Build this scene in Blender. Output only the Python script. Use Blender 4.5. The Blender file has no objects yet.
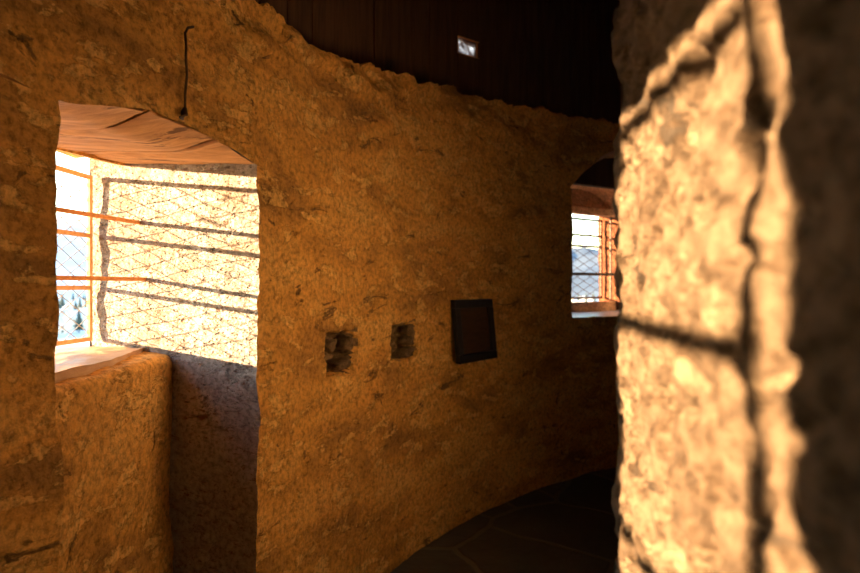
import bpy, math, random
from mathutils import Vector, noise
random.seed(7)
S = bpy.context.scene
COL = S.collection
PI = math.pi
V = Vector

# ---------------------------------------------------------------- helpers
def nvec(q):                   # repeatable vector noise
    return V((noise.noise(q), noise.noise(q + V((17.3, 4.1, 9.7))), noise.noise(q + V((3.9, 31.7, 22.3))))) * 1.05
class MB:
    """collects vertices and faces, links them as one mesh object"""
    def __init__(s): s.v = []; s.f = []; s.m = []
    def grid(s, fn, nu, nv, mi=0, skip=None):
        b = len(s.v)
        for j in range(nv + 1):
            for i in range(nu + 1):
                s.v.append(tuple(fn(i / nu, j / nv)))
        for j in range(nv):
            for i in range(nu):
                if skip and skip((i + .5) / nu, (j + .5) / nv): continue
                a = b + j * (nu + 1) + i
                s.f.append((a, a + 1, a + nu + 2, a + nu + 1)); s.m.append(mi)
    def hexa(s, p, mi=0):          # 8 points: bottom loop, top loop
        b = len(s.v); s.v += [tuple(q) for q in p]
        for f in ((3, 2, 1, 0), (4, 5, 6, 7), (0, 1, 5, 4), (1, 2, 6, 5), (2, 3, 7, 6), (3, 0, 4, 7)):
            s.f.append(tuple(b + k for k in f)); s.m.append(mi)
    def bar(s, a, b, w, h, up=V((0, 0, 1)), mi=0):   # rectangular bar along a-b
        a = V(a); b = V(b); d = (b - a).normalized()
        if abs(d.dot(up)) > .95: up = V((0, 1, 0))
        x = d.cross(up).normalized(); y = x.cross(d).normalized()
        o = [x * (-w / 2) + y * (-h / 2), x * (w / 2) + y * (-h / 2), x * (w / 2) + y * (h / 2), x * (-w / 2) + y * (h / 2)]
        s.hexa([a + q for q in o] + [b + q for q in o], mi)
    def tube(s, pts, r, n=8, mi=0):
        pts = [V(p) for p in pts]; b = len(s.v)
        rs = r if isinstance(r, (list, tuple)) else [r] * len(pts)
        for k, p in enumerate(pts):
            d = (pts[min(k + 1, len(pts) - 1)] - pts[max(k - 1, 0)]).normalized()
            up = V((0, 0, 1)) if abs(d.z) < .9 else V((1, 0, 0))
            x = d.cross(up).normalized(); y = x.cross(d)
            for i in range(n):
                t = 2 * PI * i / n; s.v.append(tuple(p + (x * math.cos(t) + y * math.sin(t)) * rs[k]))
        for k in range(len(pts) - 1):
            for i in range(n):
                j = (i + 1) % n
                s.f.append((b + k * n + i, b + k * n + j, b + (k + 1) * n + j, b + (k + 1) * n + i)); s.m.append(mi)
        s.f.append(tuple(b + i for i in reversed(range(n)))); s.m.append(mi)
        s.f.append(tuple(b + (len(pts) - 1) * n + i for i in range(n))); s.m.append(mi)
    def build(s, name, mats, parent=None, smooth=False, bevel=0, origin=None):
        me = bpy.data.meshes.new(name)
        vs = s.v if origin is None else [tuple(V(p) - V(origin)) for p in s.v]
        me.from_pydata(vs, [], s.f)
        for m in (mats if isinstance(mats, (list, tuple)) else [mats]): me.materials.append(m)
        me.polygons.foreach_set('material_index', s.m)
        if smooth: me.polygons.foreach_set('use_smooth', [True] * len(s.f))
        me.update()
        o = bpy.data.objects.new(name, me); COL.objects.link(o)
        if origin is not None: o.location = origin
        if parent: o.parent = parent
        if bevel:
            md = o.modifiers.new('Bevel', 'BEVEL'); md.width = bevel; md.segments = 2; md.limit_method = 'ANGLE'
        return o

def empty(name, loc=(0, 0, 0)):
    o = bpy.data.objects.new(name, None); COL.objects.link(o); o.location = loc
    o.empty_display_size = .1
    return o
def tag(o, label=None, cat=None, group=None, kind=None):
    if label: o['label'] = label
    if cat: o['category'] = cat
    if group: o['group'] = group
    if kind: o['kind'] = kind
    return o
def struct(o): o['kind'] = 'structure'; return o
def lerp(a, b, t): return a + (b - a) * t
def sm(a, b, x):
    t = max(0, min(1, (x - a) / (b - a))); return t * t * (3 - 2 * t)

# ---------------------------------------------------------------- materials
def newmat(name):
    m = bpy.data.materials.new(name); m.use_nodes = True
    nt = m.node_tree; n = nt.nodes; b = n['Principled BSDF']
    return m, nt, n, b
def tex_noise(nt, vec, scale, detail=6, rough=.6, dist=0):
    t = nt.nodes.new('ShaderNodeTexNoise'); t.inputs['Scale'].default_value = scale
    t.inputs['Detail'].default_value = detail; t.inputs['Roughness'].default_value = rough
    t.inputs['Distortion'].default_value = dist
    nt.links.new(vec, t.inputs['Vector']); return t.outputs['Fac']
def ramp(nt, fac, stops):
    r = nt.nodes.new('ShaderNodeValToRGB'); e = r.color_ramp.elements
    while len(e) < len(stops): e.new(.5)
    for k, (p, c) in enumerate(stops):
        e[k].position = p; e[k].color = (*c, 1) if isinstance(c, tuple) else (c, c, c, 1)
    nt.links.new(fac, r.inputs[0]); return r.outputs[0]
def mix(nt, fac, a, b, mode='MIX'):
    m = nt.nodes.new('ShaderNodeMix'); m.data_type = 'RGBA'; m.blend_type = mode
    for k, x in ((0, fac), (6, a), (7, b)):
        if isinstance(x, (int, float)): m.inputs[k].default_value = x
        elif isinstance(x, tuple): m.inputs[k].default_value = (*x, 1)
        else: nt.links.new(x, m.inputs[k])
    return m.outputs[2]
def bump(nt, h, dist, strength=1, prev=None):
    b = nt.nodes.new('ShaderNodeBump'); b.inputs['Distance'].default_value = dist
    b.inputs['Strength'].default_value = strength; nt.links.new(h, b.inputs['Height'])
    if prev: nt.links.new(prev, b.inputs['Normal'])
    return b.outputs[0]
def coord(nt, scale=(1, 1, 1), rotz=0, loc=(0, 0, 0)):
    g = nt.nodes.new('ShaderNodeTexCoord'); m = nt.nodes.new('ShaderNodeMapping')
    m.inputs['Scale'].default_value = scale; m.inputs['Rotation'].default_value = (0, 0, rotz)
    m.inputs['Location'].default_value = loc
    nt.links.new(g.outputs['Object'], m.inputs[0]); return m.outputs[0]

def plaster(name, base, light, dark, layer=.006, fine=.004, pits=0, seed=0, patch=.56, flecks=None, fthr=.50):
    m, nt, n, b = newmat(name)
    c = coord(nt, loc=(seed, seed * .7, 0)); cs = coord(nt, scale=(1, 1, 2.2), loc=(seed, 3, 1))
    big = tex_noise(nt, cs, 1.6, 8, .62, .4)
    med = tex_noise(nt, cs, 6.5, 9, .66, .3)
    fin = tex_noise(nt, c, 45, 6, .7)
    col = ramp(nt, big, [(.36, dark), (.5, base), (.66, lerp3(base, light, .5))])
    mask = ramp(nt, med, [(patch, 0.0), (patch + .02, 1.0)])
    col = mix(nt, mask, col, light)
    mk = n.new('ShaderNodeMath'); mk.operation = 'MULTIPLY'; nt.links.new(mask, mk.inputs[0]); mk.inputs[1].default_value = .75
    col = mix(nt, mk.outputs[0], ramp(nt, big, [(.36, dark), (.5, base), (.66, lerp3(base, light, .5))]), light)
    dk = ramp(nt, tex_noise(nt, cs, 4.2, 8, .7, .8), [(.355, 1.0), (.385, 0.0)])
    col = mix(nt, dk, col, lerp3(dark, (0.05, .045, .04), .35))
    sp = ramp(nt, fin, [(.34, .45), (.52, 1.0), (.7, 1.25)])
    col = mix(nt, .95, col, sp, 'MULTIPLY')
    if flecks:
        col = mix(nt, ramp(nt, tex_noise(nt, cs, 26, 7, .75, .6), [(fthr, 0.0), (fthr + .1, 1.0)]), col, flecks)
    nt.links.new(col, b.inputs['Base Color'])
    b.inputs['Roughness'].default_value = .93; b.inputs['Specular IOR Level'].default_value = .2
    nrm = bump(nt, mask, layer)
    nrm = bump(nt, dk, .006, 1, nrm)
    nrm = bump(nt, tex_noise(nt, c, 22, 8, .68), fine * 4, 1, nrm)
    nrm = bump(nt, fin, fine, 1, nrm)
    if pits:
        v = nt.nodes.new('ShaderNodeTexVoronoi'); v.inputs['Scale'].default_value = 42
        nt.links.new(cs, v.inputs['Vector'])
        nrm = bump(nt, ramp(nt, v.outputs['Distance'], [(0, 0.0), (.35, 1.0)]), pits, 1, nrm)
    nt.links.new(nrm, b.inputs['Normal'])
    return m
def lerp3(a, b, t): return tuple(x + (y - x) * t for x, y in zip(a, b))

M = {}
M['ochre'] = plaster('ochre_plaster', (.70, .36, .09), (.86, .52, .17), (.36, .19, .06), layer=.009, patch=.545)
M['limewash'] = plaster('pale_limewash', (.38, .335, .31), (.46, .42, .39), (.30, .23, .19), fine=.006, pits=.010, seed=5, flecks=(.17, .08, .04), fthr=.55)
M['bounce_white'] = plaster('bounce_white_wall', (.90, .82, .68), (.93, .86, .74), (.80, .70, .55), seed=31)  # white for unseen wall parts, there to bounce sunlight
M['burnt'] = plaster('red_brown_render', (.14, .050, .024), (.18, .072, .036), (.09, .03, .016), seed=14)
M['pillar'] = plaster('grey_beige_render', (.122, .084, .056), (.18, .13, .086), (.052, .036, .024), layer=.004, fine=.004, seed=9, flecks=(.06, .038, .022))
M['red'] = plaster('terracotta_render', (.74, .44, .27), (.8, .5, .33), (.52, .28, .17), seed=12)
M['stone'] = plaster('rubble_stone', (.26, .17, .09), (.36, .25, .14), (.13, .09, .055), seed=21)

def wood(name, c1, c2, rot=0, grain=(1, 12, 12), rough=.8, bd=.002):
    m, nt, n, b = newmat(name)
    g = coord(nt, scale=grain, rotz=rot)
    f = tex_noise(nt, g, 3.0, 8, .65, .5)
    col = ramp(nt, f, [(.3, c1), (.7, c2)])
    if bd > .005: col = mix(nt, ramp(nt, tex_noise(nt, g, 1.3, 9, .7, .3), [(.385, 1.0), (.41, 0.0)]), col, lerp3(c1, (0, 0, 0), .5))
    nt.links.new(col, b.inputs['Base Color']); b.inputs['Roughness'].default_value = rough
    b.inputs['Specular IOR Level'].default_value = .3
    nt.links.new(bump(nt, f, bd), b.inputs['Normal'])
    return m
M['lintel'] = wood('weathered_lintel_wood', (.34, .16, .055), (.70, .38, .14), rot=.32, grain=(1.2, 9, 9), bd=.006)
M['boards'] = wood('dark_roof_boards', (.05, .026, .016), (.13, .065, .038), grain=(9, 9, .8))
M['oldboard'] = wood('dark_board', (.03, .015, .01), (.075, .036, .02), grain=(3, 3, 14), rough=.5)
M['blackframe'] = wood('black_frame_paint', (.010, .012, .016), (.022, .024, .03), grain=(6, 6, 6), rough=.45)
M['ledgewood'] = wood('grey_ledge_board', (.30, .25, .24), (.5, .42, .40), grain=(2, 12, 12), rough=.35)

def metal(name, c1, c2, rough=.6, met=.3):
    m, nt, n, b = newmat(name); c = coord(nt)
    f = tex_noise(nt, c, 60, 6, .7)
    nt.links.new(ramp(nt, f, [(.35, c1), (.65, c2)]), b.inputs['Base Color'])
    b.inputs['Roughness'].default_value = rough; b.inputs['Metallic'].default_value = met
    nt.links.new(bump(nt, f, .001), b.inputs['Normal'])
    return m
M['frame'] = metal('tan_painted_iron', (.60, .34, .14), (.80, .5, .24))
M['rust_glare'] = metal('rusty_iron_glare', (.55, .22, .06), (.8, .38, .12), .75)  # rust with its orange lifted to carry the bars' backlit glare
M['dark_iron'] = metal('dark_iron', (.05, .025, .015), (.10, .05, .03), .6)
M['wire'] = metal('zinc_wire', (.30, .28, .26), (.5, .48, .45), .5, .5)

# slate slabs
m, nt, n, b = newmat('slate_flagstones'); c = coord(nt)
wn = n.new('ShaderNodeTexNoise'); wn.inputs['Scale'].default_value = 2.5; nt.links.new(c, wn.inputs['Vector'])
wm = n.new('ShaderNodeMixRGB'); wm.inputs[0].default_value = .12; nt.links.new(c, wm.inputs[1]); nt.links.new(wn.outputs['Color'], wm.inputs[2])
vo = n.new('ShaderNodeTexVoronoi'); vo.feature = 'DISTANCE_TO_EDGE'; vo.inputs['Scale'].default_value = 1.9; vo.voronoi_dimensions = '2D'
nt.links.new(wm.outputs[0], vo.inputs['Vector'])
g = ramp(nt, vo.outputs['Distance'], [(.02, 0.0), (.04, 1.0)])
sc = ramp(nt, tex_noise(nt, c, 3, 8, .6), [(.3, (.035, .036, .038)), (.7, (.075, .072, .068))])
nt.links.new(mix(nt, g, (.13, .10, .075), sc), b.inputs['Base Color']); b.inputs['Roughness'].default_value = .6
nt.links.new(bump(nt, tex_noise(nt, c, 12, 8, .6), .01, 1, bump(nt, g, .012)), b.inputs['Normal'])
M['slate'] = m
m, nt, n, b = newmat('sill_slab_slate'); c = coord(nt, scale=(1, 1, 4))
f = tex_noise(nt, c, 9, 8, .65)
nt.links.new(ramp(nt, f, [(.3, (.40, .23, .12)), (.7, (.60, .40, .24))]), b.inputs['Base Color']); b.inputs['Roughness'].default_value = .5
nt.links.new(bump(nt, f, .008), b.inputs['Normal']); M['slab'] = m

# dusty pane
m, nt, n, b = newmat('dusty_glass_pane')
tr = n.new('ShaderNodeBsdfTransparent'); tl = n.new('ShaderNodeBsdfTranslucent'); ms = n.new('ShaderNodeMixShader')
f = tex_noise(nt, coord(nt), 16, 5, .6, .6)
nt.links.new(ramp(nt, f, [(.42, (.30, .17, .12)), (.58, (.8, .6, .5))]), tl.inputs['Color'])
tr.inputs['Color'].default_value = (1, .86, .80, 1)
nt.links.new(ramp(nt, f, [(.42, .85), (.62, .25)]), ms.inputs[0])
nt.links.new(tr.outputs[0], ms.inputs[1]); nt.links.new(tl.outputs[0], ms.inputs[2])
nt.links.new(ms.outputs[0], n['Material Output'].inputs[0]); M['pane'] = m

def flat(name, c1, c2, scale, rough=.9):
    m, nt, n, b = newmat(name)
    nt.links.new(ramp(nt, tex_noise(nt, coord(nt), scale, 8, .65), [(.4, c1), (.6, c2)]), b.inputs['Base Color'])
    b.inputs['Roughness'].default_value = rough; return m
M['snowfield'] = flat('snowy_fields', (.34, .38, .42), (.6, .64, .68), .02)
M['hill'] = flat('hazy_forest_hill', (.05, .08, .12), (.10, .14, .19), .006)  # distance haze mixed into the forest colour
M['hillpale'] = flat('hazy_snowy_hill_glare', (.48, .52, .56), (.62, .65, .68), .006)  # snow tone paled further to carry haze and window glare
M['hwall'] = flat('house_render', (.45, .42, .38), (.62, .58, .52), .3)
M['hroof'] = flat('snowy_roof', (.45, .50, .56), (.66, .70, .75), .2)
M['hglass'] = flat('house_window_glass', (.03, .04, .05), (.06, .07, .08), 1, .2)
M['tree'] = flat('dark_conifer', (.02, .035, .035), (.05, .075, .07), 1)
M['trunk'] = flat('conifer_bark', (.05, .035, .025), (.09, .06, .04), 1)
M['outer'] = flat('tower_outer_stone', (.30, .27, .23), (.42, .38, .33), 3)

# ---------------------------------------------------------------- plan geometry (camera at origin, floor at z=-1.6)
FZ = -1.6
PTS = [(-1.20, -1.3), (-1.16, -.5), (-1.10, .3), (-1.02, .9), (-.93, 1.43), (-.66, 2.2), (-.434, 2.766), (-.173, 3.296), (.064, 3.666),
       (.40, 4.08), (.779, 4.464), (1.19, 4.79), (1.64, 5.07), (2.42, 5.45), (3.5, 5.75), (5.0, 5.6), (7.0, 4.5), (8.4, 2.0),
       (8.2, -1.5), (6.2, -3.6), (3.6, -4.2), (1.0, -3.7), (-.6, -2.6)]
N = len(PTS)
def cr(t):                                   # closed Catmull-Rom, t in 0..N
    i = int(math.floor(t)) % N; f = t - math.floor(t)
    p0, p1, p2, p3 = (V(PTS[(i + k - 1) % N]) for k in range(4))
    return .5 * ((2 * p1) + (p2 - p0) * f + (2 * p0 - 5 * p1 + 4 * p2 - p3) * f * f + (3 * p1 - p0 - 3 * p2 + p3) * f ** 3)
TT = [cr(k / 60) for k in range(60 * N + 1)]
ARC = [0]
for k in range(60 * N): ARC.append(ARC[-1] + (TT[k + 1] - TT[k]).length)
LTOT = ARC[-1]
import bisect
def at(s):                                   # arc length -> plan point
    s = s % LTOT; k = max(0, bisect.bisect_right(ARC, s) - 1); k = min(k, 60 * N - 1)
    return TT[k].lerp(TT[k + 1], (s - ARC[k]) / (ARC[k + 1] - ARC[k]))
def nrm(s):                                  # inward normal (towards the room)
    d = (at(s + .02) - at(s - .02)).normalized(); return V((d.y, -d.x))
def s_of(i): return ARC[60 * i]              # arc length of control point
def s_px(px, lo=None, off=0):                # arc length where the line of sight of a column crosses the wall
    r = (px - 430) / 573; s = s_of(3) if lo is None else lo
    prev = None
    while s < s_of(15):
        p = at(s) - nrm(s) * off; v = p.x - r * p.y
        if prev is not None and prev < 0 <= v: return s
        prev = v; s += .004
    return s
sA, sB, sL2 = s_of(4), s_of(5), s_of(11)
A, B = at(sA), at(sB)

def disp(p, a=1.0):
    q = V(p)
    return q + a * (nvec(q * 3.1) * .016 + nvec(q * 9.0 + V((5, 2, 1))) * .008
                    + nvec(q * 24.0 + V((1, 8, 3))) * .0035)
def ztop(s):
    y = at(s).y
    T = [(-9, 1.5), (1.6, 1.5), (1.95, 1.32), (2.17, 1.12), (2.4, 1.07), (2.77, 1.115), (3.67, 1.286), (4.46, 1.395), (5.07, 1.45), (9, 1.5)]
    if s > s_of(13) : return 1.5
    for (a, za), (b, zb) in zip(T, T[1:]):
        if a <= y <= b: z = lerp(za, zb, (y - a) / (b - a)); break
    # broken courses of stone along the top
    z += .035 * (round(noise.noise(V((s * 5.5, 3, 1))) * 3) / 3) + .018 * noise.noise(V((s * 18, 1, 5)))
    return z

# cavities in the wall: arc range, height range, depth
CAV = []
def cav(px0, px1, y0, y1, depth):
    a, b = s_px(px0), s_px(px1); d = at((a + b) / 2).y
    CAV.append((a, b, (286.5 - y1) / 573 * d, (286.5 - y0) / 573 * d, depth))
cav(326, 356, 332, 375, .11)
cav(391, 415, 323, 361, .10)
def cav_depth(s, z):
    for a, b, z0, z1, dp in CAV:
        if a - .1 < s < b + .1 and z0 - .1 < z < z1 + .1:
            w = .022 * noise.noise(V((s * 17, z * 17, 4))) + .01 * noise.noise(V((s * 50, z * 50, 4)))
            e = min(s - a, b - s, z - z0, z1 - z) + w
            return (dp + .05 * noise.noise(V((s * 30, z * 30, 9)))) * sm(0, .016, e)
    return 0

def rub(s, z):                 # coarser rubble in the top courses
    hz = z - (ztop(s) - .35)
    return .055 * sm(0, .35, hz) * noise.noise(V((s * 5, z * 11, 2))) if hz > 0 else 0
SR1, SR2 = s_px(466), s_px(479)
def arc_face(mb, s0, s1, z0, z1, step=.011, mi=0, cavs=False):
    L = s1 - s0; nu = max(2, int(L / step))
    zz0 = z0 if callable(z0) else (lambda s: z0); zz1 = z1 if callable(z1) else (lambda s: z1)
    nv = max(2, int(abs(zz1((s0 + s1) / 2) - zz0((s0 + s1) / 2)) / step))
    cache = {}
    def fn(u, v):
        k = round(u * nu)
        if k not in cache: s = s0 + L * u; cache[k] = (s, at(s), nrm(s))
        s, p, n = cache[k]; z = lerp(zz0(s), zz1(s), v)
        q = V((p.x, p.y, z)); q += V((n.x, n.y, 0)) * rub(s, z)
        if cavs:
            d = cav_depth(s, z)
            if d: q -= V((n.x, n.y, 0)) * d
            for sc_, am in ((SR1, .005), (SR2, .004)):     # trowelled ridges in the plaster
                if z > -.3: q += V((n.x, n.y, 0)) * am * math.exp(-((s - sc_ + .01 * math.sin(z * 5)) / .014) ** 2)

        return disp(q)
    mb.grid(fn, nu, nv, mi)

def quad(mb, p00, p10, p11, p01, step=.012, mi=0, f=None, amp=1.0):
    p00, p10, p11, p01 = map(V, (p00, p10, p11, p01))
    nu = max(1, int((p10 - p00).length / step)); nv = max(1, int((p01 - p00).length / step))
    def fn(u, v):
        q = p00.lerp(p10, u).lerp(p01.lerp(p11, u), v)
        if f: q = f(q, u, v)
        return disp(q, amp)
    mb.grid(fn, nu, nv, mi)

# ---------------------------------------------------------------- outer wall of the tower
LZ = .48                       # underside of the lintel
w = MB()
arc_face(w, s_of(3) - .05, sA, FZ - .03, ztop, .012)
arc_face(w, sA, sB, lambda s: LZ - .012 + .055 * math.sin(PI * max(0, min(1, (s - sA) / (sB - sA)))) ** 1.1, ztop, .011)
f0 = len(w.f); arc_face(w, sB, sL2, FZ - .03, ztop, .0105, cavs=True)
nu_ = max(2, int((sL2 - sB) / .0105))
for k in range(f0, len(w.f)):          # rubble in the cavities, its dark colour also standing in for recess shade
    i_ = (k - f0) % nu_; s_ = sB + (sL2 - sB) * (i_ + .5) / nu_; z_ = w.v[w.f[k][0]][2]
    for c_, (a_, b_, za_, zb_, d_) in enumerate(CAV):
        if (a_ if c_ == 0 else a_ + .5 * (b_ - a_)) - .03 < s_ < b_ + .03 and za_ - .03 < z_ < zb_ + .03 and cav_depth(s_, z_) > .02: w.m[k] = 1
def ledge(mb, s0, s1, st=.03, dep=.32):
    mb.grid(lambda u, v: disp(V((*(at(lerp(s0, s1, u)) - nrm(lerp(s0, s1, u)) * (dep * v - rub(lerp(s0, s1, u), ztop(lerp(s0, s1, u))))), ztop(lerp(s0, s1, u))))), int((s1 - s0) / st * (3 if st < .04 else 1)), 12)
ledge(w, s_of(3) - .05, s_of(13))
wall_outer = struct(w.build('wall_outer', [M['ochre'], M['stone']], smooth=True))

# ---- window 1 embrasure
Rd = (V((-1.45, 2.464)) - V((-.66, 2.2))).normalized()
Fr = B + Rd * .85
Fl = V((-1.51, 1.38))
e = MB()
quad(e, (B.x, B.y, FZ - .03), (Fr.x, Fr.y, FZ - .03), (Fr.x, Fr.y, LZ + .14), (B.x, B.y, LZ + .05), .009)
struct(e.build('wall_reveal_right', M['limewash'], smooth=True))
e = MB()
quad(e, (A.x, A.y, FZ - .03), (Fl.x, Fl.y, FZ - .03), (Fl.x, Fl.y, LZ + .14), (A.x, A.y, LZ + .02), .014)
struct(e.build('wall_reveal_left', M['ochre'], smooth=True))
# parapet below the sill
PX, PZ = -1.055, -.275
e = MB()
def rounded(q, u, v):
    return q
def para(u, v):               # profile: up the front, round the edge, back over the top
    y = lerp(1.30, 2.42, u); Lf = PZ - FZ; r = .035; tot = Lf + .46; d = v * tot
    if d < Lf - r: x, z = PX, FZ + d
    elif d < Lf + r:
        t = (d - Lf + r) / (2 * r) * PI / 2; x = PX - r + r * math.cos(t); z = PZ - r + r * math.sin(t)
    else: x, z = PX - r - (d - Lf - r), PZ
    return disp(V((x, y, z)), 1.0)
e.grid(para, 90, 170)
struct(e.build('wall_parapet', M['ochre'], smooth=True))

# ---- lintel boards under window 1 head
win1 = struct(empty('window_1', (-1.45, 2.1, -.25)))
def child(mb, name, mats, parent, **k):
    o = mb.build(name, mats, **k); o.parent = parent
    o.location = V(o.location) - V(parent.location); return o
out2 = V((Rd.x, Rd.y))
widths = [-.14, .27, .31, .60, .90, 1.25]
P0 = B - Rd * .0 + V((.02, .03))
perp = V((Rd.y, -Rd.x)); perp = -perp if perp.y > 0 else perp       # towards the left jamb
for k in range(len(widths) - 1):
    a, b = widths[k], widths[k + 1] - .012
    mb = MB()
    def top(u, v, a=a, b=b, k=k):
        t = lerp(a, b, v) - .06; L = lerp(-.02, .72, u)
        base = P0 + perp * t
        # clip the front edge against the wall face
        if L < .3:
            fx = base + Rd * L
            sface = lerp(sA, sB, max(0, min(1, (fx.y - A.y) / (B.y - A.y)))); f = at(sface)
            if fx.x > f.x - .01: fx = V((f.x - .01, fx.y)) + V((-.0, 0))
            base = fx; q = fx
        else: q = base + Rd * L
        edge = min(v, 1 - v); tt = max(0, min(1, (q.y - 1.43) / .77)); z = LZ - .012 + .07 * max(0, L) + .055 * math.sin(PI * tt) ** 1.1 * (1 - sm(0, .22, L)) + .004 * (k % 2) + .012 * (1 - sm(0, .06, edge)) 
        q3 = V((q.x, q.y, z)) + V((0, 0, noise.noise(V((q.x * 3, q.y * 12, k))) * .006))
        return q3
    mb.grid(top, 60, 14)
    child(mb, 'lintel_plank', M['lintel'], win1, smooth=True)
mb = MB()     # masonry over the planks
mb.hexa([(-1.62, 1.2, LZ + .105), (-1.08, 1.2, LZ + .085), (-.80, 2.30, LZ + .105), (-1.62, 2.62, LZ + .105),
         (-1.62, 1.2, 1.3), (-1.08, 1.2, 1.3), (-.80, 2.30, 1.3), (-1.62, 2.62, 1.3)])
P_ = lambda L_, t_, z_: V((*(P0 + Rd * L_ + perp * t_), z_))
mb.hexa([P_(.66, -.25, .505), P_(.715, -.25, .515), P_(.715, 1.3, .515), P_(.66, 1.3, .505), P_(.66, -.25, .66), P_(.715, -.25, .66), P_(.715, 1.3, .66), P_(.66, 1.3, .66)])  # added strip, stops sun leaking in above the planks
struct(mb.build('wall_lintel_core', M['ochre']))

def grille(parent, c0, c1, z0, z1, rails, verts=(), fm='frame', fw=.018, pitch=.062, wr=.0019, wm='wire', fd=.016, K=1.7):
    """iron frame between plan points c0-c1 with diagonal wire"""
    c0, c1 = V(c0), V(c1); d = (c1 - c0); L = d.length; d.normalize()
    P = lambda s, z, o=0: V((c0.x + d.x * s - d.y * o, c0.y + d.y * s + d.x * o, z))
    f = MB()
    for s in (0, L, *[L * q for q in verts]): f.bar(P(s, z0), P(s, z1), fd, fw, up=V((d.x, d.y, 0)))
    for z in (z0, z1, *rails): f.bar(P(-fw / 2, z), P(L + fw / 2, z), fd, fw)
    child(f, 'window_frame', M[fm], parent, bevel=.002)
    wmb = MB(); o = .007
    H = z1 - z0
    for sg in (1, -1):                      # wires run s = c +- K z
        c = -K * H
        while c < L + K * H:
            z_a, z_b = sorted(((0 - c) / K * sg, (L - c) / K * sg))
            lo, hi = max(0, z_a), min(H, z_b)
            if hi - lo > .01: wmb.tube([P(c + sg * K * lo, z0 + lo, o), P(c + sg * K * hi, z0 + hi, o)], wr, 5)
            c += pitch * K
        o = .0105
    child(wmb, 'wire_mesh', M[wm], parent)

grille(win1, (-1.49, 1.43), (-1.442, 2.43), -.222, .462, (.215, -.005))
for z, ra, rb in ((.266, 2.40, .0085), (.03, 2.40, .0085)):
    mb = MB(); x1 = -1.205 if z > .1 else -1.17
    mb.tube([(-1.37, 1.34, z + .002), (-1.30, 1.9, z), (x1, 2.42, z)], rb, 10)
    child(mb, 'crossbar', M['rust_glare'], win1, smooth=True)
# slab on the sill
mb = MB()
def slab_top(q): return V(q) + V((0, 0, noise.noise(V(q) * 8) * .004)) + nvec(V(q) * 14) * .006
cor = [(-1.50, 1.55), (-1.13, 1.55), (-1.085, 2.12), (-1.16, 2.33), (-1.50, 2.47)]
mb.grid(lambda u, v: slab_top((lerp(-1.56, lerp(-1.115, -1.19, sm(.55, 1, v)), u), lerp(1.3, 2.44, v), PZ + .020)), 30, 60)
mb.grid(lambda u, v: slab_top((lerp(-1.115, -1.19, sm(.55, 1, v)), lerp(1.3, 2.44, v), lerp(PZ - .02, PZ + .020, u))), 4, 60)
child(mb, 'window_sill', M['slab'], win1, smooth=True)

# ---- window 3 embrasure (left of the frame; the sun through it lights the near wall)
s0, s1 = s_of(2) - .66, s_of(2) + .56
i0, i1 = at(s0), at(s1)
o0, o1 = V((-1.80, .02)), V((-1.75, .545))
W3L, W3S, W3O = .56, -.30, .502
e = MB()
arc_face(e, s1, s_of(3) - .05, FZ, ztop, .03)
arc_face(e, s0, s1, W3L, 1.5, .03)
arc_face(e, s0, s1, FZ, W3S - .05, .03)
arc_face(e, -1.2, s0, FZ, 1.5, .05)
quad(e, (*i0, W3S - .05), (*o0, W3S), (*o0, W3O), (*i0, W3L), .02)
quad(e, (*i1, W3S - .05), (*o1, W3S), (*o1, W3O), (*i1, W3L), .02)
quad(e, (*i0, W3S - .05), (*i1, W3S - .05), (*o1, W3S), (*o0, W3S), .02)
quad(e, (*i0, W3L), (*i1, W3L), (*o1, W3O), (*o0, W3O), .02)
struct(e.build('wall_left', M['ochre'], smooth=True))
win3 = struct(empty('window_3', (-1.76, .38, -.25)))
grille(win3, (-1.765, .078), (-1.725, .60), -.118, .47, (.19,), fw=.024, fd=.02, wr=.0022)

# ---- window 2 embrasure (far right)
pL = at(sL2); tg = (at(sL2 + .3) - at(sL2)).normalized(); nn = V((-tg.y, tg.x))
def w2(s, d, z): q = pL + tg * s + nn * d; return V((q.x, q.y, z))
s2e = sL2 + 1.5
AZ0, AZS = -.265, .88              # ledge, arch spring
e = MB()
half = .75
def arch(s): # arch height over the inner opening
    t = (s - half) / half; return AZS - .04 + .39 * max(0, 1 - t * t)
arc_face(e, sL2, s2e, lambda s: arch(s - sL2), lambda s: ztop(s), .014)
arc_face(e, sL2, s2e, FZ - .03, AZ0, .02)
arc_face(e, s2e, s_of(13), FZ - .03, ztop, .03)
quad(e, w2(0, 0, AZ0), w2(.42, .72, AZ0), w2(.42, .72, AZS), w2(0, 0, AZS), .014)          # left splay
struct(e.build('wall_right', M['ochre'], smooth=True))
e = MB()
pr = at(s2e)
e.grid(lambda u, v: disp(V((*lerp(V((*at(lerp(sL2, s2e, u)),)), V((w2(lerp(.42, 1.3, u), .72, 0).x, w2(lerp(.42, 1.3, u), .72, 0).y)), v), lerp(arch(u * 1.5), AZS - .06 + .18 * math.sqrt(max(0, 1 - (2 * u - 1) ** 2)), v)))), 80, 50)
ZT2, ZB2 = .735, -.155
quad(e, w2(.38, .72, ZT2 + .02), w2(1.34, .72, ZT2 + .02), w2(1.34, .72, AZS + .2), w2(.38, .72, AZS + .2), .03)    # wall above the lintel
struct(e.build('wall_vault', M['red'], smooth=True))
e = MB()
quad(e, (pr.x, pr.y, AZ0), w2(1.405, .60, AZ0), w2(1.405, .60, AZS), (pr.x, pr.y, AZS), .02, 1)  # unseen part, made white to bounce sun up to the vault
quad(e, w2(1.405, .60, ZB2 - .1), w2(1.36, .86, ZB2 - .1), w2(1.36, .86, ZT2 + .08), w2(1.405, .60, ZT2 + .08), .014)
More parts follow.
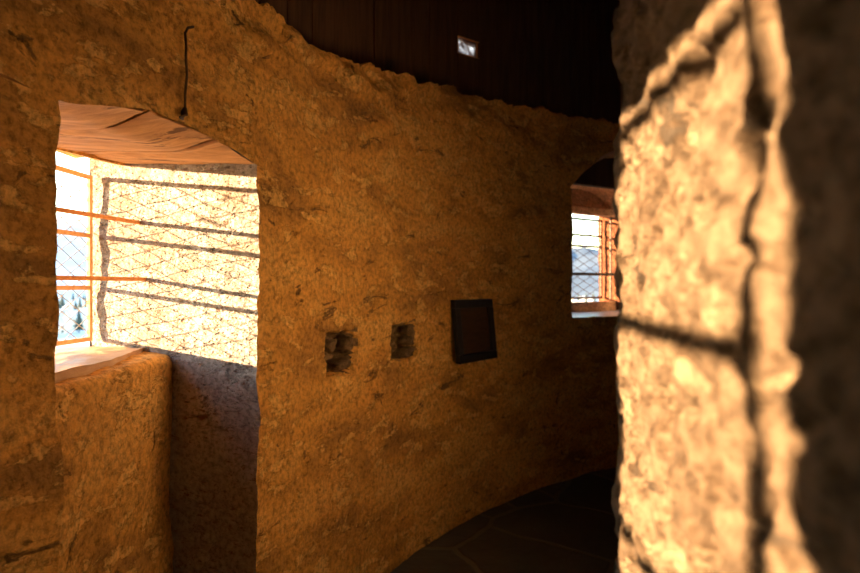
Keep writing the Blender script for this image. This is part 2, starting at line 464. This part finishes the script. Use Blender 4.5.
quad(e, w2(.42, .70, ZB2 - .1), w2(.45, .86, ZB2 - .1), w2(.45, .86, ZT2 + .08), w2(.42, .70, ZT2 + .08), .02)
struct(e.build('wall_reveal_far', [M['burnt'], M['bounce_white']], smooth=True))
win2 = struct(empty('window_2', w2(.85, .95, -.2)))
w2z = lambda y, d=6.0: (286.5 - y) / 573 * d
g0, g1 = w2(.50, .80, 0), w2(1.325, .80, 0)
grille(win2, (g0.x, g0.y), (g1.x, g1.y), w2z(298), w2z(219), (w2z(235), w2z(246)), fm='dark_iron', wm='dark_iron', fw=.022, pitch=.09, wr=.003, K=2.2)
mb = MB(); mb.bar(w2(.3, .64, w2z(274.5)), w2(1.46, .60, w2z(274.5)), .022, .03)
child(mb, 'crossbar', M['dark_iron'], win2, bevel=.003)
mb = MB(); mb.bar(w2(1.256, .62, w2z(299)), w2(1.256, .62, w2z(217)), .018, .018, up=V((tg.x, tg.y, 0)))  # dark bar standing in for an upright shadow line on the reveal
child(mb, 'upright_shadow_line', M['dark_iron'], win2, bevel=.002)
mb = MB()   # lintel slab
mb.hexa([w2(.30, .66, ZT2), w2(1.5, .66, ZT2), w2(1.45, .88, ZT2 + .03), w2(.30, .88, ZT2 + .03),
         w2(.30, .66, ZT2 + .09), w2(1.5, .66, ZT2 + .09), w2(1.45, .88, ZT2 + .12), w2(.30, .88, ZT2 + .12)])
child(mb, 'lintel', M['red'], win2, bevel=.02)
mb = MB()   # raised kerb under the grille
mb.hexa([w2(.30, .66, AZ0 - .05), w2(1.45, .66, AZ0 - .05), w2(1.45, .88, AZ0 - .05), w2(.30, .88, AZ0 - .05),
         w2(.30, .66, ZB2), w2(1.45, .66, ZB2), w2(1.45, .88, ZB2 - .01), w2(.30, .88, ZB2 - .01)])
child(mb, 'kerb', M['red'], win2, bevel=.012)
mb = MB()
mb.hexa([w2(-.03, .06, AZ0 - .035), w2(1.6, .06, AZ0 - .035), w2(1.45, .66, AZ0 - .035), w2(.30, .66, AZ0 - .035),
         w2(-.03, .06, AZ0), w2(1.6, .06, AZ0), w2(1.45, .66, AZ0 + .01), w2(.30, .66, AZ0 + .01)])
child(mb, 'window_sill', M['ledgewood'], win2, bevel=.006)

# ---------------------------------------------------------------- rest of the round wall, outer shell
e = MB()
arc_face(e, s_of(13), LTOT - 1.2, FZ, 1.5, .12)
struct(e.build('wall_back', M['ochre'], smooth=True))
def shell_pt(s, off): p = at(s) - nrm(s) * off; return p
# outer face with three openings, thickness .8
def shell(mb, s0, s1, z0, z1, off=.82, st=.1):
    n = max(1, int(abs(s1 - s0) / st))
    mb.grid(lambda u, v: V((*shell_pt(lerp(s0, s1, u), off), lerp(z0, z1, v))), n, 1)
def s_near(pt, off):
    best = min(((shell_pt(k * .01, off) - V(pt)).length, k * .01) for k in range(-120, int(LTOT * 100) - 120)); return best[1]
OFF = .70
a3, b3 = s_near(o0, OFF), s_near(o1, OFF)
a1, b1 = s_near(Fl, OFF), s_near(Fr, OFF)
q0, q1 = w2(.45, .86, 0), w2(1.36, .86, 0)
a2, b2 = s_near((q0.x, q0.y), .95), s_near((q1.x, q1.y), .95)
e = MB()
def close(mb, pts, z0, z1):      # straight runs joining plan points
    for p, q in zip(pts, pts[1:]):
        mb.grid(lambda u, v: V((lerp(p[0], q[0], u), lerp(p[1], q[1], u), lerp(z0, z1, v))), 1, 1)
back = [shell_pt(k, .95) for k in [LTOT - 1.2 - i * .3 for i in range(int((LTOT - 1.2 - b2 - .3) / .3))][::-1]]
ring = [(q1.x, q1.y)] + [tuple(p) for p in back] + [tuple(o0)]
close(e, ring, FZ - 1, 3.2)
close(e, [tuple(o1), tuple(Fl)], FZ - 1, 3.2)
mid = [tuple(shell_pt(lerp(b1 + .1, a2 - .1, k / 12), lerp(.85, .95, k / 12))) for k in range(13)]
close(e, [tuple(Fr)] + mid + [(q0.x, q0.y)], FZ - 1, 3.2)
for p, q, zs, zl in ((o0, o1, W3S, W3O), (Fl, Fr, PZ + .01, LZ + .105), ((q0.x, q0.y), (q1.x, q1.y), ZB2 - .01, ZT2 + .03)):
    close(e, [tuple(p), tuple(q)], FZ - 1, zs); close(e, [tuple(p), tuple(q)], zl, 3.2)
struct(e.build('wall_outside', M['outer']))

# ---------------------------------------------------------------- near inner wall, right of the camera, and the added bounce wall behind it
IN = [(-.02, -2.9), (.05, -1.2), (.191, 0), (.304, .94)]
def pdisp(p):
    q = V(p)
    r = q + nvec(q * 7.0) * .011 + nvec(q * 19.0 + V((3, 1, 2))) * .011 + nvec(q * 48 + V((1, 5, 9))) * .005
    # hollows where pieces of render have dropped out
    h = noise.noise(V((q.x * 9, q.y * 15, q.z * 9 + 7)))
    r.x += .010 * sm(.16, .30, h)
    h = noise.noise(V((q.x * 9, q.y * 26 + q.z * 14, q.z * 30 + 3)))
    r.x += .008 * sm(.24, .36, h)
    return r
e = MB()
e.grid(lambda u, v: pdisp(V((lerp(.191, .304, u) , lerp(0, .94, u), lerp(-1.0, .75, v)))), 230, 380)
e.grid(lambda u, v: pdisp(V((lerp(.304, .60, u), lerp(.94, 1.10, u), lerp(-1.0, .75, v)))), 40, 200)
for z0, z1 in ((FZ, -1.0), (.75, 2.8)):
    e.grid(lambda u, v: pdisp(V((lerp(.191, .304, u), lerp(0, .94, u), lerp(z0, z1, v)))), 60, 40)
    e.grid(lambda u, v: pdisp(V((lerp(.304, .60, u), lerp(.94, 1.10, u), lerp(z0, z1, v)))), 20, 40)
for p, q in zip(IN[:2], IN[1:3]):
    e.grid(lambda u, v: pdisp(V((lerp(p[0], q[0], u), lerp(p[1], q[1], u), lerp(FZ, 2.8, v)))), 50, 100, 1)  # unseen stretch behind the camera, given the bounce white
struct(e.build('wall_inner', [M['pillar'], M['bounce_white']], smooth=True))
BOUNCE = [(.60, 1.10), (.78, 1.55), (.90, 2.58), (1.15, 3.1), (1.75, 3.5), (2.6, 3.6), (3.8, 3.7), (5.2, 3.0), (5.8, 1.4), (5.0, -1.2), (3.0, -2.9), (1.0, -2.8), (-.02, -2.9)]  # unseen wall, placed to bounce the window beam onto the ochre wall
e = MB()
for p, q in zip(BOUNCE, BOUNCE[1:]):
    e.grid(lambda u, v: disp(V((lerp(p[0], q[0], u), lerp(p[1], q[1], u), lerp(-.26, 2.8, v)))), 24, 50)
    e.grid(lambda u, v: disp(V((lerp(p[0], q[0], u), lerp(p[1], q[1], u), lerp(FZ, -.26, v)))), 24, 24, 1)  # dark below, to keep the bounce off the lower ochre wall
struct(e.build('wall_core_bounce', [M['bounce_white'], M['stone']], smooth=True))

# ---------------------------------------------------------------- floor, roof
e = MB(); e.grid(lambda u, v: V((lerp(-3, 10, u), lerp(-5.5, 7.5, v), FZ + .008 * noise.noise(V((u * 40, v * 40, 0))))), 160, 160)
struct(e.build('floor', M['slate'], smooth=True))
e = MB()
k = 0; x = -3.0
while x < 10.2:
    e.hexa([(x, -5.5, 2.8), (x + .19, -5.5, 2.8), (x + .19, 6.0, 2.8), (x, 6.0, 2.8), (x, -5.5, 2.84), (x + .19, -5.5, 2.84), (x + .19, 6.0, 2.84), (x, 6.0, 2.84)]); x += .195
e.hexa([(-3, -5.5, 2.86), (10.4, -5.5, 2.86), (10.4, 6.0, 2.86), (-3, 6.0, 2.86), (-3, -5.5, 2.9), (10.4, -5.5, 2.9), (10.4, 6.0, 2.9), (-3, 6.0, 2.9)])
struct(e.build('ceiling', M['boards']))
# vertical boards above the stone, with one small opening
BO = .14
h0, h1 = s_px(458, off=BO), s_px(478.5, off=BO)
hd = (at((h0 + h1) / 2) - nrm((h0 + h1) / 2) * BO).y
hz0, hz1 = (286.5 - 58) / 573 * hd, (286.5 - 41.5) / 573 * hd
edges = []; s = -.6
while s < LTOT - 1: edges.append(s); s += .19
edges = sorted([x for x in edges if not h0 - .05 < x < h1 + .05] + [h0, h1])
HS = .03
e = MB()
def board(s0, s1, z0, z1, jit):
    s1 -= .007; o0 = BO + jit; P = []
    for z in (z0, z1):
        for (s, o) in ((s0, o0), (s1, o0), (s1, o0 + .025), (s0, o0 + .025)):
            p = at(s) - nrm(s) * o; P.append((p.x, p.y, z + (HS if z in (hz0, hz1) and s == s1 else 0)))
    e.hexa(P)
for a, b in zip(edges, edges[1:]):
    j = random.uniform(-.006, .006)
    if abs(a - h0) < .001: board(a, b + .007, .9, hz0, 0); board(a, b + .007, hz1, 2.8, 0)
    else: board(a, b, .9, 2.8, j)
struct(e.build('wall_boards', M['boards']))
e = MB()   # added backing that stops light leaking between the boards, open at the peephole
def backing(s0, s1, z0, z1): e.grid(lambda u, v: V((*shell_pt(lerp(s0, s1, u), BO + .045), lerp(z0, z1, v))), max(1, int((s1 - s0) / .1)), 1)
backing(-1, h0, .9, 2.86); backing(h1, LTOT - 1, .9, 2.86); backing(h0, h1, .9, hz0); backing(h0, h1, hz1, 2.86)
struct(e.build('wall_boards_light_stop', M['boards']))
win4 = struct(empty('window_4', (*shell_pt((h0 + h1) / 2, BO + .02), hz0)))
mb = MB()
fa, fb = shell_pt(h0, BO + .012), shell_pt(h1, BO + .012)
for z in (hz0, hz1): mb.bar((fa.x, fa.y, z), (fb.x, fb.y, z + HS), .03, .005)
for p, h_ in ((fa, 0), (fb, HS)): mb.bar((p.x, p.y, hz0 + h_), (p.x, p.y, hz1 + h_), .005, .03, up=V((.7, .7, 0)))
child(mb, 'window_frame', M['rust_glare'], win4)
mb = MB(); fa, fb = shell_pt(h0, BO + .02), shell_pt(h1, BO + .02)
mb.hexa([(fa.x, fa.y, hz0), (fb.x, fb.y, hz0 + HS), (fb.x + .003, fb.y - .003, hz0 + HS), (fa.x + .003, fa.y - .003, hz0),
         (fa.x, fa.y, hz1), (fb.x, fb.y, hz1 + HS), (fb.x + .003, fb.y - .003, hz1 + HS), (fa.x + .003, fa.y - .003, hz1)])
child(mb, 'pane', M['pane'], win4)
# open the outer shell in front of the peephole: shell has a slot
# (handled below: the shell is cut with a boolean box)
sh = bpy.data.objects['wall_outside']
n4 = nrm((h0 + h1) / 2); c4 = V((.33, 5.04))
cut = MB(); t4 = V((n4.y, -n4.x))
hh = [c4 + t4 * a + n4 * b for a, b in ((-.45, -.6), (.45, -.6), (.45, .5), (-.45, .5))]
sh_me = sh.data
# remove only the shell faces that lie in front of the peephole, then refill around it
import bmesh
bm = bmesh.new(); bm.from_mesh(sh_me)
for cz in (1.5, 2.75):
    bmesh.ops.bisect_plane(bm, geom=bm.verts[:] + bm.edges[:] + bm.faces[:], plane_co=(0, 0, cz), plane_no=(0, 0, 1))
for sg in (-1, 1):
    c = c4 + t4 * .6 * sg
    bmesh.ops.bisect_plane(bm, geom=bm.verts[:] + bm.edges[:] + bm.faces[:], plane_co=(c.x, c.y, 0), plane_no=(t4.x, t4.y, 0))
dead = []
for f in bm.faces:
    c = f.calc_center_median(); r = V((c.x, c.y)) - c4
    if 1.5 < c.z < 2.75 and abs(r.dot(t4)) < .6 and abs(r.dot(n4)) < .6: dead.append(f)
bmesh.ops.delete(bm, geom=dead, context='FACES'); bm.to_mesh(sh_me); bm.free()

# ---------------------------------------------------------------- things on the wall
# dark framed board
sa, sb_ = s_px(450), s_px(488); pa, pb = at(sa), at(sb_)
tw = (pb - pa).normalized(); nw = V((tw.y, -tw.x))
W = (pb - pa).length; H = .415; zt = -.088
bo = empty('framed_board', (*(pa.lerp(pb, .5)), zt - H))
bo.location = V((*(pa.lerp(pb, .5) + nw * .02), zt - H))
tag(bo, 'dark square board in a black frame hung on the ochre plaster wall', 'board')
def BP(s, z, o):              # s 0..W, z 0..H (up), o outward; the lower edge stands off the wall
    q = pa + tw * s + nw * (o + .045 * (1 - z / H)); return V((q.x, q.y, zt - H + z))
mb = MB(); fwid = .055
for s0_, s1_, z0_, z1_ in ((0, W, 0, fwid), (0, W, H - fwid, H), (0, fwid, fwid, H - fwid), (W - fwid, W, fwid, H - fwid)):
    mb.hexa([BP(s0_, z0_, .0), BP(s1_, z0_, .0), BP(s1_, z0_, .038), BP(s0_, z0_, .038), BP(s0_, z1_, .0), BP(s1_, z1_, .0), BP(s1_, z1_, .038), BP(s0_, z1_, .038)])
child(mb, 'frame', M['blackframe'], bo, bevel=.005)
mb = MB()
mb.hexa([BP(fwid, fwid, .0), BP(W - fwid, fwid, .0), BP(W - fwid, fwid, .018), BP(fwid, fwid, .018), BP(fwid, H - fwid, .0), BP(W - fwid, H - fwid, .0), BP(W - fwid, H - fwid, .018), BP(fwid, H - fwid, .018)])
child(mb, 'panel', M['oldboard'], bo)

# rubble stones in the two cavities
def stone(s, z, dep, sx, sy, sz, seed, label, group, rot=0):
    p = at(s); n = nrm(s); t = V((-n.y, n.x)); c = V((*(p - n * dep), z))
    mb = MB(); nu, nv = 28, 18; b = 0
    def fn(u, v):
        th = u * 2 * PI; ph = (v - .5) * PI
        x = math.cos(ph) * math.cos(th); y = math.cos(ph) * math.sin(th); zz = math.sin(ph)
        f = lambda a: math.copysign(abs(a) ** .7, a)
        q = V((f(x) * sx, f(y) * sy, f(zz) * sz)) / 2
        q *= 1 + .35 * noise.noise(V((x, y, zz)) * 1.6 + V((seed, 0, 0)))
        q = V((q.x * math.cos(rot) - q.z * math.sin(rot), q.y, q.x * math.sin(rot) + q.z * math.cos(rot)))
        return c + V((t.x, t.y, 0)) * q.x + V((n.x, n.y, 0)) * q.y + V((0, 0, q.z))
    mb.grid(fn, nu, nv)
    o = mb.build('rubble_stone', M['stone'], smooth=True, origin=c)
    tag(o, label, 'stone', group); return o
a, b, z0, z1, _ = CAV[0]; w_, h_ = b - a, z1 - z0; G1 = 'stones in the left wall cavity'
stone(a + w_ * .52, z0 + h_ * .66, .085, w_ * .34, .07, h_ * .30, 1, 'upper left stone wedged in the left wall cavity', G1, .3)
stone(b - w_ * .10, z0 + h_ * .68, .06, w_ * .26, .10, h_ * .44, 2, 'tall narrow stone at the right side of the left wall cavity', G1, -.1)
stone(b - w_ * .26, z0 + h_ * .20, .06, w_ * .55, .09, h_ * .26, 3, 'broad stone lying at the bottom of the left wall cavity', G1, .12)
a, b, z0, z1, _ = CAV[1]; w_, h_ = b - a, z1 - z0; G2 = 'flat stones in the right wall cavity'
stone(b - w_ * .16, z0 + h_ * .17, .05, w_ * .42, .10, h_ * .26, 4, 'lowest flat stone in the right wall cavity', G2, .1)
stone(b - w_ * .10, z0 + h_ * .49, .05, w_ * .30, .10, h_ * .27, 5, 'middle flat stone in the right wall cavity', G2, -.05)
stone(b - w_ * .10, z0 + h_ * .81, .05, w_ * .30, .10, h_ * .27, 6, 'top flat stone in the right wall cavity', G2, .04)

# thin iron rod hanging above the window
def wpt(px, py, off=.012):
    s = s_px(px); p = at(s) + nrm(s) * off; return V((p.x, p.y, (286.5 - py) / 573 * p.y))
r = MB()
r.tube([wpt(190, 27), wpt(185, 28), wpt(182, 33), wpt(183, 45), wpt(182.5, 60), wpt(183.5, 75), wpt(182, 95), wpt(181.5, 110)], .0042, 8)
r.tube([wpt(182, 108), wpt(181, 114), wpt(178, 118)], [.006, .012, .009], 8)
tag(r.build('iron_rod', M['dark_iron'], smooth=True, origin=wpt(181, 114)), 'thin dark hooked rod hanging on the wall above the left window opening', 'rod')

# ---------------------------------------------------------------- outside
GZ = -24
e = MB()
def gz(x, y):
    d = math.hypot(x, y)
    return GZ + 3 * noise.noise(V((x / 180, y / 180, 0))) - 0.0 * d
def gfn(u, v):
    r = 15 + 2500 * u ** 2; th = lerp(-.3, PI * 1.15, v); return V((r * math.cos(th), r * math.sin(th), gz(r * math.cos(th), r * math.sin(th))))
e.grid(gfn, 90, 160)
struct(e.build('ground', M['snowfield'], smooth=True))
e = MB()
def hillfn(u, v):
    th = lerp(.2, PI * 1.0, v); az = math.cos(th) / max(.05, math.sin(th))   # x / y
    r = lerp(1150, 2300, u)
    crest = (165 if az < -.2 else 112) * (1 + .38 * noise.noise(V((th * 5.5, 2, 1))) + .10 * noise.noise(V((th * 30, 2, 1)))) * 1.15
    h = GZ + (crest - GZ) * math.sin(min(1, u * 1.15) * PI / 2) * (1 + .1 * noise.noise(V((th * 14, u * 5, 1))))
    if u > .87: h = GZ + (crest - GZ) * (1 - (u - .87) / .13 * .4)
    return V((r * math.cos(th), r * math.sin(th), h if u > 0 else GZ - 5))
e.grid(hillfn, 30, 260)
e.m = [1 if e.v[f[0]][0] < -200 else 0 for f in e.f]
struct(e.build('hills', [M['hill'], M['hillpale']], smooth=True))

HP = []
def house(x, y, rot, L, W_, H_, label, group):
    o = empty('house', (x, y, gz(x, y) - .2)); o.rotation_euler.z = rot; tag(o, label, 'house', group)
    mb = MB(); mb.hexa([(-L / 2, -W_ / 2, 0), (L / 2, -W_ / 2, 0), (L / 2, W_ / 2, 0), (-L / 2, W_ / 2, 0), (-L / 2, -W_ / 2, H_), (L / 2, -W_ / 2, H_), (L / 2, W_ / 2, H_), (-L / 2, W_ / 2, H_)])
    for sx in (-1, 1):     # gables
        k = len(mb.v); mb.v += [(sx * L / 2, -W_ / 2, H_), (sx * L / 2, W_ / 2, H_), (sx * L / 2, 0, H_ + W_ * .42)]; mb.f.append((k, k + 1, k + 2)); mb.m.append(0)
    w = mb.build('walls', M['hwall']); w.parent = o
    mb = MB(); ov = .6
    for sy in (-1, 1):
        a = (-L / 2 - ov, sy * (W_ / 2 + ov), H_ - ov * .84); b = (L / 2 + ov, sy * (W_ / 2 + ov), H_ - ov * .84)
        c = (L / 2 + ov, 0, H_ + W_ * .42); d = (-L / 2 - ov, 0, H_ + W_ * .42); up = V((0, 0, .35))
        mb.hexa([a, b, c, d] + [V(q) + up for q in (a, b, c, d)])
    w = mb.build('roof', M['hroof']); w.parent = o
    for k in range(3):
        for zz in (1.2, 3.8):
            if zz + 1.4 > H_: continue
            mb = MB(); x0 = -L / 2 + L * (k + .5) / 3; mb.hexa([(x0 - .6, -W_ / 2 - .06, zz), (x0 + .6, -W_ / 2 - .06, zz), (x0 + .6, -W_ / 2 + .1, zz), (x0 - .6, -W_ / 2 + .1, zz), (x0 - .6, -W_ / 2 - .06, zz + 1.3), (x0 + .6, -W_ / 2 - .06, zz + 1.3), (x0 + .6, -W_ / 2 + .1, zz + 1.3), (x0 - .6, -W_ / 2 + .1, zz + 1.3)])
            w = mb.build('window', M['hglass']); w.parent = o
    HP.append((x, y)); return o
def make_tree():
    o = empty('conifer_tree', (0, 0, 0))
    mb = MB(); mb.tube([(0, 0, 0), (0, 0, 3)], [.3, .25], 8); mb.build('trunk', M['trunk']).parent = o
    mb = MB()
    for k in range(6):
        z = 1.5 + k * 1.7; r = 2.9 * (1 - k / 6.6); b = len(mb.v); n_ = 14
        for i in range(n_):
            t = 2 * PI * i / n_; rr = r * (1 if i % 2 else .72); mb.v.append((rr * math.cos(t), rr * math.sin(t), z - (.3 if i % 2 else 0)))
        mb.v.append((0, 0, z + 2.9))
        for i in range(n_): mb.f.append((b + i, b + (i + 1) % n_, b + n_)); mb.m.append(0)
    mb.build('crown', M['tree']).parent = o
    return o
def copy_tree(o):
    c = o.copy(); COL.objects.link(c)
    for ch in list(o.children):
        d = ch.copy(); COL.objects.link(d); d.parent = c
    return c
proto = None
for az0, az1, side, n_h, n_t in ((-.665, -.585, 'left', 12, 16), (.235, .29, 'right', 10, 12)):
    for k in range(n_h):
        y = 290 + 620 * ((k + .5) / n_h) ** 1.3 + random.uniform(-10, 10); r_ = lerp(az0, az1, ((k * .618) % 1))
        house(r_ * y, y, random.uniform(0, PI), random.uniform(11, 17), random.uniform(8, 10), random.uniform(4, 6.5),
              'snow-roofed house of the distant town seen through the %s window' % side, 'distant houses beyond the %s window' % side)
    for k in range(n_t):
        y = 280 + 560 * ((k + .5) / n_t) + random.uniform(-10, 10); r_ = lerp(az0, az1, ((k * .618 + .35) % 1))
        for _ in range(60):
            if all(math.hypot(r_ * y - hx, y - hy) > 15 for hx, hy in HP): break
            y += 3; r_ = random.uniform(az0, az1)
        HP.append((r_ * y, y))
        if proto is None: t = proto = make_tree()
        else: t = copy_tree(proto)
        t.location = (r_ * y, y, gz(r_ * y, y) - .3); q = random.uniform(.9, 1.5); t.scale = (q, q, q)
        tag(t, 'dark conifer among the distant houses seen through the %s window' % side, 'tree', 'distant conifers beyond the %s window' % side)

# ---------------------------------------------------------------- light
SUN_A, SUN_E = math.radians(10), math.radians(6.8)
d = V((math.cos(SUN_A) * math.cos(SUN_E), math.sin(SUN_A) * math.cos(SUN_E), -math.sin(SUN_E)))
L = bpy.data.lights.new('sun', 'SUN'); L.energy = 52; L.color = (1, .65, .33); L.angle = math.radians(.55)
lo = bpy.data.objects.new('sun', L); COL.objects.link(lo); lo.rotation_euler = d.to_track_quat('-Z', 'Y').to_euler(); lo.location = (-6, -1, 3)
wd = bpy.data.worlds.new('sky'); S.world = wd; wd.use_nodes = True; nt = wd.node_tree
sky = nt.nodes.new('ShaderNodeTexSky'); sky.sky_type = 'NISHITA'; sky.sun_disc = False
sky.sun_elevation = SUN_E + .03; sky.sun_rotation = math.radians(-100); sky.air_density = 1.2; sky.dust_density = .3; sky.altitude = 600
bg = nt.nodes['Background']; nt.links.new(sky.outputs[0], bg.inputs[0]); bg.inputs[1].default_value = 1.25

# ---------------------------------------------------------------- camera
cd = bpy.data.cameras.new('camera'); cam = bpy.data.objects.new('camera', cd); COL.objects.link(cam)
cd.sensor_width = 36; cd.lens = 24; cd.clip_start = .02; cd.clip_end = 5000
cam.rotation_euler = (math.radians(90), 0, 0)
cd.dof.use_dof = True; cd.dof.focus_distance = 1.9; cd.dof.aperture_fstop = 2.6
S.camera = cam
S.view_settings.view_transform = 'Standard'; S.view_settings.look = 'None'; S.view_settings.gamma = 1
S.view_settings.exposure = .2
S.cycles.max_bounces = 12; S.cycles.diffuse_bounces = 8
try: S.cycles.use_denoising = True
except Exception: pass
